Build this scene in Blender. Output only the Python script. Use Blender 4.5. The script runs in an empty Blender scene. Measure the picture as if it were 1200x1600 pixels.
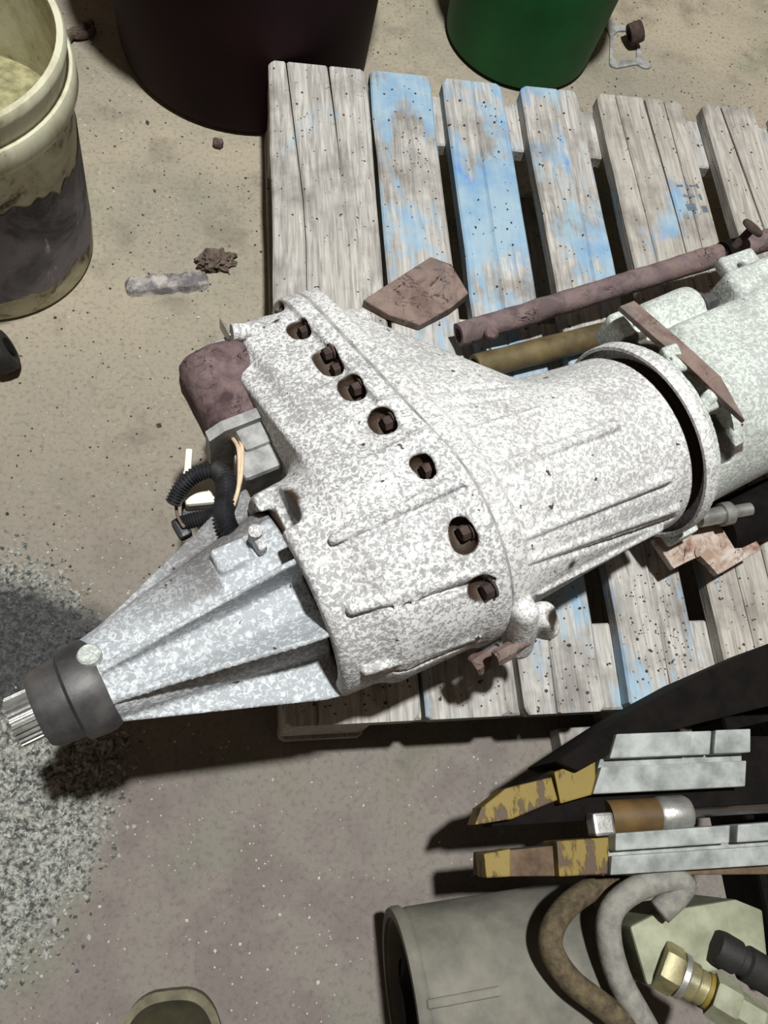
import bpy, bmesh, math, random
import numpy as np
from mathutils import Vector, Matrix, noise as mnoise
PI = math.pi
random.seed(7)
rng = np.random.default_rng(7)
sc = bpy.context.scene
COL = sc.collection

# ------------------------------------------------------------ camera, world, light, exposure
cam = bpy.data.cameras.new('camera')
cam.sensor_fit = 'VERTICAL'; cam.sensor_height = 36.0; cam.lens = 1250/1600*36
cam.clip_start = .01
co = bpy.data.objects.new('camera', cam); COL.objects.link(co)
M3 = Matrix(((0.98305378, 0.00112393, -0.18331394), (-0.06941835, 0.92779324, -0.36657986), (0.16966542, 0.37309307, 0.91214868)))
co.matrix_world = Matrix.Translation((-0.0492, -0.1037, 0.9963)) @ M3.to_4x4()
sc.camera = co
wd = bpy.data.worlds.new('world'); sc.world = wd; wd.use_nodes = True
bg = wd.node_tree.nodes['Background']
bg.inputs['Color'].default_value = (1.0, .76, .56, 1); bg.inputs['Strength'].default_value = .10
def lamp(name, loc, target, power, size, color):
    l = bpy.data.lights.new(name, 'AREA'); l.shape = 'DISK'; l.size = size; l.energy = power; l.color = color
    o = bpy.data.objects.new(name, l); COL.objects.link(o); o.location = loc
    o.rotation_euler = (Vector(target) - Vector(loc)).to_track_quat('-Z', 'Y').to_euler()
lamp('ceiling_lamp', (.22, .38, 4.1), (.25, .3, .2), 212, .18, (.99, 1.0, .975))
sc.view_settings.view_transform = 'Standard'; sc.view_settings.look = 'None'
sc.view_settings.gamma = 1; sc.view_settings.use_curve_mapping = False
sc.view_settings.exposure = 0.0

# ------------------------------------------------------------ helpers: materials
def lin(r, g, b):
    f = lambda c: (c/255/12.92) if c/255 <= .04045 else ((c/255+.055)/1.055)**2.4
    return (f(r), f(g), f(b), 1)
class NT:
    def __init__(s, name):
        s.m = bpy.data.materials.new(name); s.m.use_nodes = True
        s.t = s.m.node_tree; s.b = s.t.nodes['Principled BSDF']
        s.tc = s.t.nodes.new('ShaderNodeTexCoord'); s.obj = s.tc.outputs['Object']
    def node(s, ty, **k):
        n = s.t.nodes.new(ty)
        for a, v in k.items(): setattr(n, a, v)
        return n
    def set(s, sock, v):
        if hasattr(v, 'is_linked'): s.t.links.new(v, sock)
        else: sock.default_value = v
    def map(s, vec, scale=(1,1,1), loc=(0,0,0), rot=(0,0,0)):
        n = s.node('ShaderNodeMapping'); s.set(n.inputs['Vector'], vec)
        n.inputs['Scale'].default_value = scale; s.set(n.inputs['Location'], loc); n.inputs['Rotation'].default_value = rot
        return n.outputs[0]
    def noise(s, scale, detail=3, rough=.55, vec=None, dist=0):
        n = s.node('ShaderNodeTexNoise'); s.set(n.inputs['Vector'], vec or s.obj)
        n.inputs['Scale'].default_value = scale; n.inputs['Detail'].default_value = detail
        n.inputs['Roughness'].default_value = rough; n.inputs['Distortion'].default_value = dist
        return n.outputs[0]
    def voro(s, scale, vec=None, feature='F1', out=0):
        n = s.node('ShaderNodeTexVoronoi', feature=feature); s.set(n.inputs['Vector'], vec or s.obj)
        n.inputs['Scale'].default_value = scale
        return n.outputs[out]
    def step(s, v, a, b):
        n = s.node('ShaderNodeMapRange'); s.set(n.inputs[0], v)
        n.inputs[1].default_value = a; n.inputs[2].default_value = b
        return n.outputs[0]
    def math(s, op, a, b=0.0):
        n = s.node('ShaderNodeMath', operation=op); s.set(n.inputs[0], a); s.set(n.inputs[1], b)
        return n.outputs[0]
    def mix(s, f, a, b):
        n = s.node('ShaderNodeMix', data_type='RGBA'); s.set(n.inputs[0], f); s.set(n.inputs[6], a); s.set(n.inputs[7], b)
        return n.outputs[2]
    def attr(s, name, obj=False):
        n = s.node('ShaderNodeAttribute', attribute_type='OBJECT' if obj else 'GEOMETRY', attribute_name=name)
        return n.outputs['Fac']
    def xyz(s, vec=None):
        n = s.node('ShaderNodeSeparateXYZ'); s.set(n.inputs[0], vec or s.obj); return n.outputs
    def done(s, color, rough=.7, metal=0., bump=None, bs=.4, bd=.002, spec=None):
        s.set(s.b.inputs['Base Color'], color); s.set(s.b.inputs['Roughness'], rough); s.set(s.b.inputs['Metallic'], metal)
        if spec is not None: s.b.inputs['Specular IOR Level'].default_value = spec
        if bump is not None:
            n = s.node('ShaderNodeBump'); n.inputs['Strength'].default_value = bs; n.inputs['Distance'].default_value = bd
            s.set(n.inputs['Height'], bump); s.t.links.new(n.outputs[0], s.b.inputs['Normal'])
        return s.m

def m_alu(name, lo, hi, thr=.5, dirt=(44,35,30), rough=.55, scale=190):
    n = NT(name)
    a = n.noise(scale, 2.5, .55, dist=.8); big = n.noise(9, 3, .6)
    v = n.math('ADD', a, n.math('MULTIPLY', n.math('SUBTRACT', big, .5), .35))
    f = n.step(v, thr-.07, thr+.08)
    c = n.mix(f, lin(*lo), lin(*hi))
    c = n.mix(n.math('MULTIPLY', n.step(n.noise(22, 5, .7), .52, .72), .35), c, lin(118,112,108))
    pit = n.step(n.noise(75, 3, .5), .705, .73)
    c = n.mix(pit, c, lin(70,62,56))
    c = n.mix(n.attr('dirt'), c, n.mix(n.noise(60, 4, .6), lin(*dirt), lin(80,63,50)))  # mask holds packed dirt and the tail's painted side shade
    h = n.math('ADD', n.math('MULTIPLY', f, .6), n.noise(420, 2, .6))
    return n.done(c, rough, 0., h, .38, .0012, .35)
def m_simple(name, c1, c2, scale=30, rough=.75, metal=0., bs=.3, bd=.001, detail=4, thr=(.35,.65), bscale=None, spec=None):
    n = NT(name); v = n.noise(scale, detail, .6)
    c = n.mix(n.step(v, *thr), lin(*c1), lin(*c2))
    return n.done(c, rough, metal, n.noise(bscale or scale*3, 3, .6), bs, bd, spec)
def m_rust(name, c1, c2, c3, scale=40):
    n = NT(name)
    v = n.noise(scale, 5, .62, dist=.6)
    c = n.mix(n.step(v, .38, .6), lin(*c1), lin(*c2))
    c = n.mix(n.step(n.noise(scale*.5, 4, .6), .55, .68), c, lin(*c3))
    rd = n.math('ABSOLUTE', n.math('SUBTRACT', n.noise(26, 4, .6, n.map(n.obj, (1, 1.5, 1)), .8), .5))
    c = n.mix(n.math('MULTIPLY', n.step(rd, .013, .004), n.step(n.noise(17, 2), .47, .56)), c, lin(46,34,34))
    h = n.math('ADD', v, n.math('MULTIPLY', n.noise(260, 3, .6), .35))
    return n.done(c, .85, 0., h, .7, .003, .25)
ALU_R = m_alu('cast_aluminium_rear', (158,158,159), (222,222,222), .49, scale=270)
ALU_F = m_alu('cast_aluminium_front', (172,172,172), (222,222,221), .49, scale=260)
ALU_T = m_alu('cast_aluminium_tail', (160,165,170), (206,210,214), .52, scale=240)
ALU_G = m_alu('cast_aluminium_gearbox', (170,175,171), (205,212,206), .51, scale=240)
RUST = m_rust('brown_rust', (96,82,82), (122,106,106), (132,110,102))
RUST_P = m_rust('purple_brown_rust', (88,72,72), (118,100,100), (70,54,56), 55)
RUST_O = m_rust('orange_brown_rust', (108,90,84), (136,118,110), (100,98,96))
RUST_B = m_simple('rusty_bolt', (50,38,35), (80,62,56), 90, .85, 0, .5)
BLACK = m_simple('black_plastic', (30,30,33), (48,48,52), 60, .4, 0, .2)
BLACK_R = m_simple('black_rubber', (20,20,20), (36,35,33), 70, .7, 0, .4)
CREAM = m_simple('cream_plastic', (222,218,200), (240,237,222), 30, .5)
WIRE = m_simple('tan_wire', (205,180,150), (222,200,172), 80, .5)
STEEL = m_simple('worn_steel', (150,150,146), (190,190,186), 60, .38, .7, .3)
CHROME = m_simple('chrome_rod', (190,192,196), (215,216,220), 10, .15, 1., .05)
DARK = m_simple('dark_oily_steel', (9,8,8), (22,17,15), 45, .9, 0, .4, spec=.15)
SEALM = m_simple('dark_grey_seal', (56,56,58), (92,90,89), 30, .5, .2, .3)
PLATEG = m_simple('dull_grey_casting', (120,120,120), (168,168,166), 60, .65, 0, .5)
YEL = None
def m_yellow():
    n = NT('worn_yellow_paint')
    v = n.noise(70, 5, .65, n.map(n.obj, (1.6, .5, 1)))
    w = n.noise(18, 3, .6)
    f = n.step(n.math('ADD', n.math('MULTIPLY', v, .6), n.math('MULTIPLY', w, .4)), .43, .47)
    c = n.mix(f, lin(74,56,38), n.mix(w, lin(112,93,28), lin(132,112,38)))
    return n.done(c, .6, 0, f, .5, .0008)
YEL = m_yellow()
HOSE_G = m_simple('grey_dusty_hose', (112,110,104), (142,140,132), 90, .85, 0, .6)
HOSE_B = m_simple('brown_dusty_hose', (62,52,38), (98,86,62), 120, .85, 0, .6)
GREYP = m_simple('worn_grey_paint', (120,124,122), (168,172,170), 40, .6, 0, .35, .001, 5)
GREENG = m_simple('grey_green_casting', (120,122,100), (158,160,136), 26, .6, 0, .3)
BRASS = m_simple('dull_brass_nut', (112,106,78), (150,142,102), 50, .45, .2, .3)
BINP = m_simple('dark_maroon_plastic', (32,14,19), (42,20,26), 9, .7, 0, .1, spec=.15)
BING = m_simple('green_plastic', (20,84,40), (28,104,52), 8, .6, 0, .1, spec=.3)
def m_bucket():
    n = NT('dirty_cream_plastic')
    v = n.noise(10, 5, .7, dist=.5); s = n.noise(45, 4, .7)
    c = n.mix(n.step(v, .42, .62), lin(204,202,178), lin(160,154,124))
    c = n.mix(n.step(n.math('ADD', v, n.math('MULTIPLY', s, .5)), .80, .92), c, lin(60,50,40))
    return n.done(c, .6, 0, s, .2)
BUCK = m_bucket()
def m_label():
    n = NT('grey_torn_label')
    v = n.noise(9, 5, .7, dist=1.); s = n.noise(30, 5, .7, n.map(n.obj, (1.5,1.5,.5)))
    c = n.mix(n.step(v, .40, .56), lin(62,60,66), lin(122,118,128))
    c = n.mix(n.step(s, .62, .70), c, lin(172,170,170))
    return n.done(c, .7, 0, s, .3)
LABEL = m_label()
def m_wood():
    n = NT('weathered_pallet_wood')
    seed = n.attr('seed', True); blue = n.attr('blue', True); warm = n.attr('warm', True)
    off = n.node('ShaderNodeCombineXYZ'); n.set(off.inputs[0], n.math('MULTIPLY', seed, 7.3)); n.set(off.inputs[1], n.math('MULTIPLY', seed, 3.1)); n.set(off.inputs[2], seed)
    vec = n.map(n.obj, loc=off.outputs[0])
    g = n.noise(60, 6, .6, n.map(vec, (2.6, .16, 2.6)), 1.2)
    g2 = n.noise(180, 3, .6, n.map(vec, (2.2, .1, 2.2)))
    c = n.mix(n.step(g, .33, .66), lin(140,137,133), lin(200,197,192))
    c = n.mix(n.math('MULTIPLY', n.step(g2, .56, .78), .35), c, lin(110,104,98))
    c = n.mix(n.math('MULTIPLY', warm, .45), c, lin(150,136,112))
    st = n.noise(9, 4, .65, vec)                     # grey dirt fields
    c = n.mix(n.math('MULTIPLY', n.step(st, .48, .66), .65), c, lin(104,98,94))
    p = n.noise(7, 5, .62, n.map(vec, (1.5, .75, 1.5)), .4)
    pf = n.noise(110, 4, .7, n.map(vec, (1, .4, 1)))
    m = n.math('ADD', n.math('MULTIPLY', p, .8), n.math('MULTIPLY', pf, .2))
    m = n.step(n.math('ADD', m, n.math('MULTIPLY', blue, .32)), .60, .68)
    bt = n.noise(13, 3, .6, vec)
    bc = n.mix(n.step(bt, .42, .6), lin(152,180,198), lin(118,160,196))
    bc = n.mix(n.step(bt, .66, .70), bc, lin(92,144,206))
    c = n.mix(n.math('MULTIPLY', m, .85), c, bc)
    sp = n.step(n.noise(120, 2, .5, vec), .70, .74)
    c = n.mix(sp, c, lin(52,46,44))
    return n.done(c, .85, 0, n.math('ADD', g, n.math('MULTIPLY', g2, .6)), .5, .002, .2)
WOOD = m_wood()
def m_floor():
    n = NT('stained_concrete')
    x, y, z = n.xyz()
    big = n.noise(2.6, 5, .6, dist=.6); mid = n.noise(9, 5, .62)
    c = n.mix(n.step(big, .36, .64), lin(170,160,140), lin(146,139,126))
    # towards the near side the slab is greyer, the far side sandy
    ny = n.step(n.math('ADD', y, n.math('MULTIPLY', n.math('SUBTRACT', big, .5), .6)), .05, .6)
    c = n.mix(ny, n.mix(n.step(mid, .4, .62), lin(116,108,104), lin(134,128,120)), c)
    c = n.mix(n.math('MULTIPLY', n.step(mid, .53, .72), .6), c, lin(98,90,80))
    gr = n.noise(4.2, 3, .6, n.map(n.obj, loc=(3.1,1.7,0)))
    c = n.mix(n.math('MULTIPLY', n.step(gr, .54, .68), .5), c, lin(116,122,104))
    fine = n.noise(150, 4, .7)
    c = n.mix(n.math('MULTIPLY', n.step(fine, .5, .75), .6), c, lin(84,76,68))
    wv = n.voro(95); ws = n.noise(300, 1)
    c = n.mix(n.step(n.math('ADD', wv, n.math('MULTIPLY', mid, .25)), .20, .16), c, lin(196,190,178))
    # coarse, spalled patch beside the left edge
    gx = n.math('DIVIDE', n.math('ADD', x, .335), .16); gy = n.math('DIVIDE', n.math('SUBTRACT', y, .0), .24)
    gd = n.math('ADD', n.math('SQRT', n.math('ADD', n.math('MULTIPLY', gx, gx), n.math('MULTIPLY', gy, gy))), n.math('MULTIPLY', n.math('SUBTRACT', n.noise(11, 4, .6), .5), .7))
    gm = n.step(gd, 1.05, .72)
    gv = n.noise(210, 3, .65)
    gc = n.mix(n.step(gv, .42, .6), lin(96,98,94), lin(182,184,176))
    c = n.mix(gm, c, gc)
    # dark patch with a ragged edge, repeated in the gravel colour
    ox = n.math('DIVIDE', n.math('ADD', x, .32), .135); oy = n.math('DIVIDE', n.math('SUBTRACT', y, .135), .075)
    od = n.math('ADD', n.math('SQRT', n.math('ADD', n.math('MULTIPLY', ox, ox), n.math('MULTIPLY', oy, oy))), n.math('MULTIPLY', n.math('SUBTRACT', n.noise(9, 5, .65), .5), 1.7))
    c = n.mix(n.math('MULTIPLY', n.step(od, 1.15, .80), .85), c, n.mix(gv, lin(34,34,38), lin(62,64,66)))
    h = n.math('ADD', n.math('MULTIPLY', fine, .35), n.math('MULTIPLY', gm, n.math('MULTIPLY', gv, 5.0)))
    return n.done(c, .8, 0, h, .5, .003, .25)
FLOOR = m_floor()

# ------------------------------------------------------------ helpers: geometry
def link(name, me, m, parent=None, smooth=False):
    o = bpy.data.objects.new(name, me); COL.objects.link(o)
    if m: me.materials.append(m)
    if smooth: me.polygons.foreach_set('use_smooth', [True]*len(me.polygons))
    if parent: o.parent = parent
    return o
def obj(name, bm, m, parent=None, smooth=False, angle=None):
    bmesh.ops.recalc_face_normals(bm, faces=bm.faces)
    me = bpy.data.meshes.new(name); bm.to_mesh(me); bm.free()
    o = link(name, me, m, parent, smooth or angle is not None)
    if angle is not None:
        me.set_sharp_from_angle(angle=math.radians(angle))
    return o
def empty(name, loc=(0,0,0), rz=0):
    o = bpy.data.objects.new(name, None); COL.objects.link(o); o.location = loc; o.rotation_euler = (0,0,rz)
    o.empty_display_size = .05
    return o
def tag(o, label, cat, group=None, kind=None):
    o['label'] = label; o['category'] = cat
    if group: o['group'] = group
    if kind: o['kind'] = kind
    return o
def prism(bm, pts, z0, z1, bev=0.):
    """polygon in plan, extruded from z0 to z1 (z may be per-point lists)"""
    n = len(pts)
    za = z0 if hasattr(z0, '__len__') else [z0]*n; zb = z1 if hasattr(z1, '__len__') else [z1]*n
    a = [bm.verts.new((p[0], p[1], za[i])) for i, p in enumerate(pts)]
    b = [bm.verts.new((p[0], p[1], zb[i])) for i, p in enumerate(pts)]
    fs = [bm.faces.new(a[::-1]), bm.faces.new(b)]
    for i in range(n): fs.append(bm.faces.new((a[i], a[(i+1)%n], b[(i+1)%n], b[i])))
    if bev:
        es = list({e for f in fs for e in f.edges})
        bmesh.ops.bevel(bm, geom=es, offset=bev, segments=2, affect='EDGES', profile=.6)
def box(bm, c, size, rot=None, bev=0.):
    mt = Matrix.Translation(c) @ (rot.to_4x4() if rot else Matrix.Identity(4)) @ Matrix.Diagonal((*size, 1))
    r = bmesh.ops.create_cube(bm, size=1, matrix=mt)
    if bev:
        es = list({e for v in r['verts'] for e in v.link_edges})
        bmesh.ops.bevel(bm, geom=es, offset=bev, segments=2, affect='EDGES', profile=.6)
def frame(d, up=(0,0,1)):
    d = Vector(d).normalized(); u = Vector(up)
    if abs(d.dot(u)) > .98: u = Vector((1,0,0))
    x = u.cross(d).normalized(); y = d.cross(x)
    return Matrix((x, y, d)).transposed()
def lathe(bm, prof, base=(0,0,0), axis=(0,0,1), n=40, close=True, wob=0.):
    """revolve (radius, height) pairs about axis"""
    R = frame(axis); base = Vector(base); rings = []
    for r, h in prof:
        rings.append([bm.verts.new(base + R @ Vector((r*math.cos(2*PI*k/n), r*math.sin(2*PI*k/n), h))) for k in range(n)] if r > 1e-6 else [bm.verts.new(base + R @ Vector((0,0,h)))])
    pairs = list(zip(rings, rings[1:]))
    for A, B in pairs:
        for k in range(n):
            a0, a1 = A[k % len(A)], A[(k+1) % len(A)]; b0, b1 = B[k % len(B)], B[(k+1) % len(B)]
            q = []
            for v in (a0, a1, b1, b0):
                if v not in q: q.append(v)
            if len(q) > 2: bm.faces.new(q)
    if close:
        for r in (rings[0], rings[-1]):
            if len(r) > 2: bm.faces.new(r)
def spline(pts, n):
    P = [Vector(p) for p in pts]; P = [P[0]*2-P[1]] + P + [P[-1]*2-P[-2]]; out = []
    for i in range(1, len(P)-2):
        for k in range(n):
            t = k/n; a, b, c, d = P[i-1:i+3]
            out.append(.5*((2*b)+(c-a)*t+(2*a-5*b+4*c-d)*t*t+(3*b-a-3*c+d)*t**3))
    return out + [P[-2]]
def tube(bm, pts, r, n=14, sub=6, ridge=0., cap=True):
    pts = spline(pts, sub) if sub > 1 else [Vector(p) for p in pts]
    rings = []; prevx = None
    for i, p in enumerate(pts):
        d = (pts[min(i+1, len(pts)-1)] - pts[max(i-1, 0)]).normalized()
        x = (prevx - d*prevx.dot(d)).normalized() if prevx else frame(d).col[0]
        prevx = x; y = d.cross(x)
        rr = r[min(i, len(r)-1)] if hasattr(r, '__len__') else r
        rr = rr + (ridge if i % 2 else -ridge)
        rings.append([bm.verts.new(p + x*rr*math.cos(2*PI*k/n) + y*rr*math.sin(2*PI*k/n)) for k in range(n)])
    for A, B in zip(rings, rings[1:]):
        for k in range(n): bm.faces.new((A[k], A[(k+1)%n], B[(k+1)%n], B[k]))
    if cap: bm.faces.new(rings[0][::-1]); bm.faces.new(rings[-1])
def hexprism(bm, c, axis, r, h, n=6, bev=.0):
    lathe(bm, [(r*.9, 0), (r, h*.12), (r, h*.85), (r*.88, h)], c, axis, n)
def jitter(bm, amp, freq=30, verts=None):
    for v in (verts or bm.verts):
        v.co += mnoise.noise_vector(v.co*freq)*amp

# ------------------------------------------------------------ signed-distance castings meshed by surface nets
def nets(F, o, d):
    S = F < 0
    shp = tuple(k-1 for k in F.shape)
    acc = np.zeros(shp+(3,), np.float32); cnt = np.zeros(shp, np.uint8)
    sl = lambda c: tuple(slice(c[i], c[i]+shp[i]) for i in range(3))
    cs = [(i, j, k) for i in (0,1) for j in (0,1) for k in (0,1)]
    for a in cs:
        for ax in range(3):
            if a[ax]: continue
            b = list(a); b[ax] = 1; b = tuple(b)
            m = S[sl(a)] != S[sl(b)]
            ii = np.nonzero(m)
            fa = F[sl(a)][ii]; fb = F[sl(b)][ii]; t = fa/(fa-fb)
            p = np.tile(np.array(a, np.float32), (len(t), 1)); p[:, ax] += t
            acc[ii] += p; cnt[ii] += 1
    ii = np.nonzero(cnt)
    V = (acc[ii]/cnt[ii][:, None] + np.stack(ii, 1))*d + np.array(o)
    idx = np.full(shp, -1, np.int32); idx[ii] = np.arange(len(V))
    Q = []
    for ax in range(3):
        u, w = [(1,2), (2,0), (0,1)][ax]
        n = list(F.shape); s0 = [slice(1, -1)]*3; s1 = [slice(1, -1)]*3
        s0[ax] = slice(0, n[ax]-1); s1[ax] = slice(1, n[ax])
        A = S[tuple(s0)]; B = S[tuple(s1)]
        e = np.nonzero(A != B); flip = B[e]
        base = [e[i] + (0 if i == ax else 1) for i in range(3)]
        def cell(du, dw):
            c = [base[0], base[1], base[2]]; c[u] = c[u]+du; c[w] = c[w]+dw
            return idx[c[0], c[1], c[2]]
        q = np.stack([cell(-1,-1), cell(0,-1), cell(0,0), cell(-1,0)], 1)
        q[flip] = q[flip][:, ::-1]
        Q.append(q)
    return V, np.concatenate(Q)
class SDF:
    """distance field on a grid in the casting's own axes: s along the shaft, t across, h up"""
    def __init__(g, lo, hi, d):
        g.d = d; g.lo = np.array(lo, np.float32)
        ax = [np.arange(lo[i]-2*d, hi[i]+2.5*d, d, dtype=np.float32) for i in range(3)]
        g.ax = ax; g.F = np.full([len(a) for a in ax], 1., np.float32); g.D = []
    def sub(g, lo, hi):
        sl = tuple(slice(max(0, int((lo[i]-g.ax[i][0])/g.d)), max(0, int((hi[i]-g.ax[i][0])/g.d)+2)) for i in range(3))
        return sl, np.meshgrid(*[g.ax[i][sl[i]] for i in range(3)], indexing='ij', sparse=True)
    def full(g): return tuple([slice(None)]*3), np.meshgrid(*g.ax, indexing='ij', sparse=True)
    def add(g, f, k=0., bb=None):
        sl, (s, t, h) = g.sub(*bb) if bb else g.full()
        v = f(s, t, h); a = g.F[sl]
        if k: hh = np.maximum(k-np.abs(a-v), 0)/k; g.F[sl] = np.minimum(a, v) - hh*hh*k*.25
        else: g.F[sl] = np.minimum(a, v)
    def cut(g, f, k=0., bb=None):
        sl, (s, t, h) = g.sub(*bb) if bb else g.full()
        v = -f(s, t, h); a = g.F[sl]
        if k: hh = np.maximum(k-np.abs(a-v), 0)/k; g.F[sl] = np.maximum(a, v) + hh*hh*k*.25
        else: g.F[sl] = np.maximum(a, v)
    def mesh(g, name, m, parent, dirt=None):
        for i in range(3):
            sl = [slice(None)]*3
            for e in (0, -1):
                sl[i] = e; g.F[tuple(sl)] = np.maximum(g.F[tuple(sl)], g.d)
        V, Q = nets(g.F, [a[0] for a in g.ax], g.d)
        me = bpy.data.meshes.new(name)
        me.vertices.add(len(V)); me.vertices.foreach_set('co', V.astype(np.float32).ravel())
        me.loops.add(Q.size); me.loops.foreach_set('vertex_index', Q.astype(np.int32).ravel())
        me.polygons.add(len(Q)); me.polygons.foreach_set('loop_start', np.arange(0, Q.size, 4, dtype=np.int32))
        me.update(calc_edges=True); me.validate()
        at = me.attributes.new('dirt', 'FLOAT', 'POINT')
        dv = np.clip(dirt(V[:,0], V[:,1], V[:,2]), 0, 1) if dirt else np.zeros(len(V))
        at.data.foreach_set('value', dv.astype(np.float32))
        return link(name, me, m, parent, True)
def capsule(a, b, r, r2=None):
    a = np.array(a, np.float32); b = np.array(b, np.float32); r2 = r if r2 is None else r2
    ba = b-a; L = float(ba@ba)
    def f(s, t, h):
        k = np.clip(((s-a[0])*ba[0]+(t-a[1])*ba[1]+(h-a[2])*ba[2])/L, 0, 1)
        return np.sqrt((s-a[0]-k*ba[0])**2+(t-a[1]-k*ba[1])**2+(h-a[2]-k*ba[2])**2)-(r+(r2-r)*k)
    return f
def cbb(a, b, r): return ([min(a[i], b[i])-r for i in range(3)], [max(a[i], b[i])+r for i in range(3)])
def sbox(c, hs, rd=.002, rot=0., axis='h'):
    ca, sa = math.cos(rot), math.sin(rot)
    def f(s, t, h):
        x, y, z = s-c[0], t-c[1], h-c[2]
        if rot:
            if axis == 'h': x, y = ca*x+sa*y, -sa*x+ca*y
            elif axis == 's': y, z = ca*y+sa*z, -sa*y+ca*z
            else: x, z = ca*x+sa*z, -sa*x+ca*z
        qx, qy, qz = np.abs(x)-hs[0]+rd, np.abs(y)-hs[1]+rd, np.abs(z)-hs[2]+rd
        return np.sqrt(np.maximum(qx,0)**2+np.maximum(qy,0)**2+np.maximum(qz,0)**2)+np.minimum(np.maximum(qx, np.maximum(qy, qz)), 0)-rd
    return f
def slab(f2, s0, s1, rd=.003):
    """extrude a 2-D field f2(s,t,h) between s0 and s1 with rounded ends"""
    def f(s, t, h):
        a = f2(s, t, h)+rd; b = np.abs(s-(s0+s1)/2)-(s1-s0)/2+rd
        return np.minimum(np.maximum(a, b), 0)+np.sqrt(np.maximum(a, 0)**2+np.maximum(b, 0)**2)-rd
    return f
def disk(tc, hc, r):
    """circle about (tc,hc) whose numbers may be [(s,value),...] profiles"""
    g = lambda v, s: np.interp(s, [p[0] for p in v], [p[1] for p in v]).astype(np.float32) if hasattr(v, '__len__') else v
    return lambda s, t, h: np.sqrt((t-g(tc, s))**2+(h-g(hc, s))**2)-g(r, s)
def egg(c1, c2):
    """hull of two circles (t,h,r) varying along s"""
    g = lambda v, s: np.interp(s, [p[0] for p in v], [p[1] for p in v]).astype(np.float32) if hasattr(v, '__len__') else np.float32(v)
    def f(s, t, h):
        t1, h1, r1 = [g(v, s) for v in c1]; t2, h2, r2 = [g(v, s) for v in c2]
        bt, bh = t2-t1, h2-h1; L2 = bt*bt+bh*bh+1e-6; L = np.sqrt(L2)
        x = ((t-t1)*bt+(h-h1)*bh)/L; y = np.abs((t-t1)*bh-(h-h1)*bt)/L
        b = np.clip((r1-r2)/L, -.98, .98); a = np.sqrt(1-b*b); k = y*(-b)+x*a
        return np.where(k < 0, np.sqrt(x*x+y*y)-r1, np.where(k > a*L, np.sqrt((x-L)**2+y*y)-r2, y*a+x*b-r1))
    return f

# ------------------------------------------------------------ setting: floor
bm = bmesh.new(); bmesh.ops.create_grid(bm, x_segments=8, y_segments=8, size=4)
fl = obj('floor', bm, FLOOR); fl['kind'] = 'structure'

# ------------------------------------------------------------ pallet
PT = .145; PL = .953
pal = tag(empty('pallet', (0,0,0)), 'weathered wooden pallet with flaking blue paint under the large casting', 'pallet')
def board(name, x0, x1, y0, y1, z0, z1, cracks=(), blue=0., warm=0., seed=0., ends=(0,0), parent=pal, along='y', rnd=.006):
    """plank from strips; cracks are lists of (u along 0..1, x offset, gap width)"""
    bm = bmesh.new(); US = [0, .004, .009, .02] + [.02+.96*k/12 for k in range(1, 12)] + [.98, .991, .996, 1]; N = len(US)-1
    lines = [[(u, x0, 0.) for u in US]]
    for c in cracks:
        us = [p[0] for p in c]
        lines.append([(u, float(np.interp(u, us, [p[1] for p in c])), float(np.interp(u, us, [p[2] for p in c]))) for u in US])
    lines.append([(u, x1, 0.) for u in US])
    r = random.Random(int(seed*1000))
    wob = [r.uniform(-.0012, .0012) for _ in range((N+1)*2)]
    for li in range(len(lines)-1):
        A, B = lines[li], lines[li+1]; rows = []
        for u in range(N+1):
            y = y0+(y1-y0)*US[u]
            xa = A[u][1]+A[u][2]/2; xb = B[u][1]-B[u][2]/2
            if li == 0: xa += wob[u]
            if li == len(lines)-2: xb += wob[N+1+u]
            e = min(u, N-u)     # rounded corners of the plank ends
            if e < 2:
                if li == 0: xa += rnd*(1 if e == 0 else .25)
                if li == len(lines)-2: xb -= rnd*(1 if e == 0 else .25)
            b = .0025
            q = [(xa, z0), (xb, z0), (xb, z1-b), (xb-b, z1), (xa+b, z1), (xa, z1-b)]
            rows.append([bm.verts.new((x, y, z) if along == 'y' else (y, x, z)) for x, z in q])
        for R0, R1 in zip(rows, rows[1:]):
            for k in range(6): bm.faces.new((R0[k], R0[(k+1)%6], R1[(k+1)%6], R1[k]))
        bm.faces.new(rows[0]); bm.faces.new(rows[-1][::-1])
    o = obj(name, bm, WOOD, parent)
    o['blue'] = blue; o['warm'] = warm; o['seed'] = seed
    return o
T = .021
board('deck_board', 0, .145, 0, PL, PT-T, PT, [[(0,.035,.0006),(.35,.038,.001),(.7,.045,.0012),(1,.026,.002)], [(0,.11,.0),(.75,.098,.0),(.85,.096,.001),(1,.088,.003)]], -.10, .15, .11)
board('deck_board', .15, .243, 0, PL, PT-T, PT, [], .30, .1, .23)
board('deck_board', .2626, .357, 0, PL, PT-T-.001, PT-.001, [[(0,.30,.001),(.12,.303,.0),(1,.31,.0)]], .46, 0, .37)
board('deck_board', .3875, .482, 0, PL, PT-T, PT, [[(0,.44,.0012),(.1,.442,.0),(1,.45,0)]], .36, .1, .41)
board('deck_board', .5143, .662, 0, PL, PT-T, PT, [[(0,.56,.001),(.5,.555,.0008),(1,.548,.0012)], [(0,.60,.0015),(.55,.602,.001),(.75,.603,.002),(1,.597,.004)], [(0,.63,.0),(1,.632,.0015)]], .12, .55, .53)
board('deck_board', .6986, .792, 0, PL, PT-T, PT, [[(0,.75,.001),(.6,.752,.002),(.9,.738,.004),(1,.733,.003)]], .22, .45, .67)
board('deck_board', .826, .972, 0, PL, PT-T, PT, [], .2, .3, .71)
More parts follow.
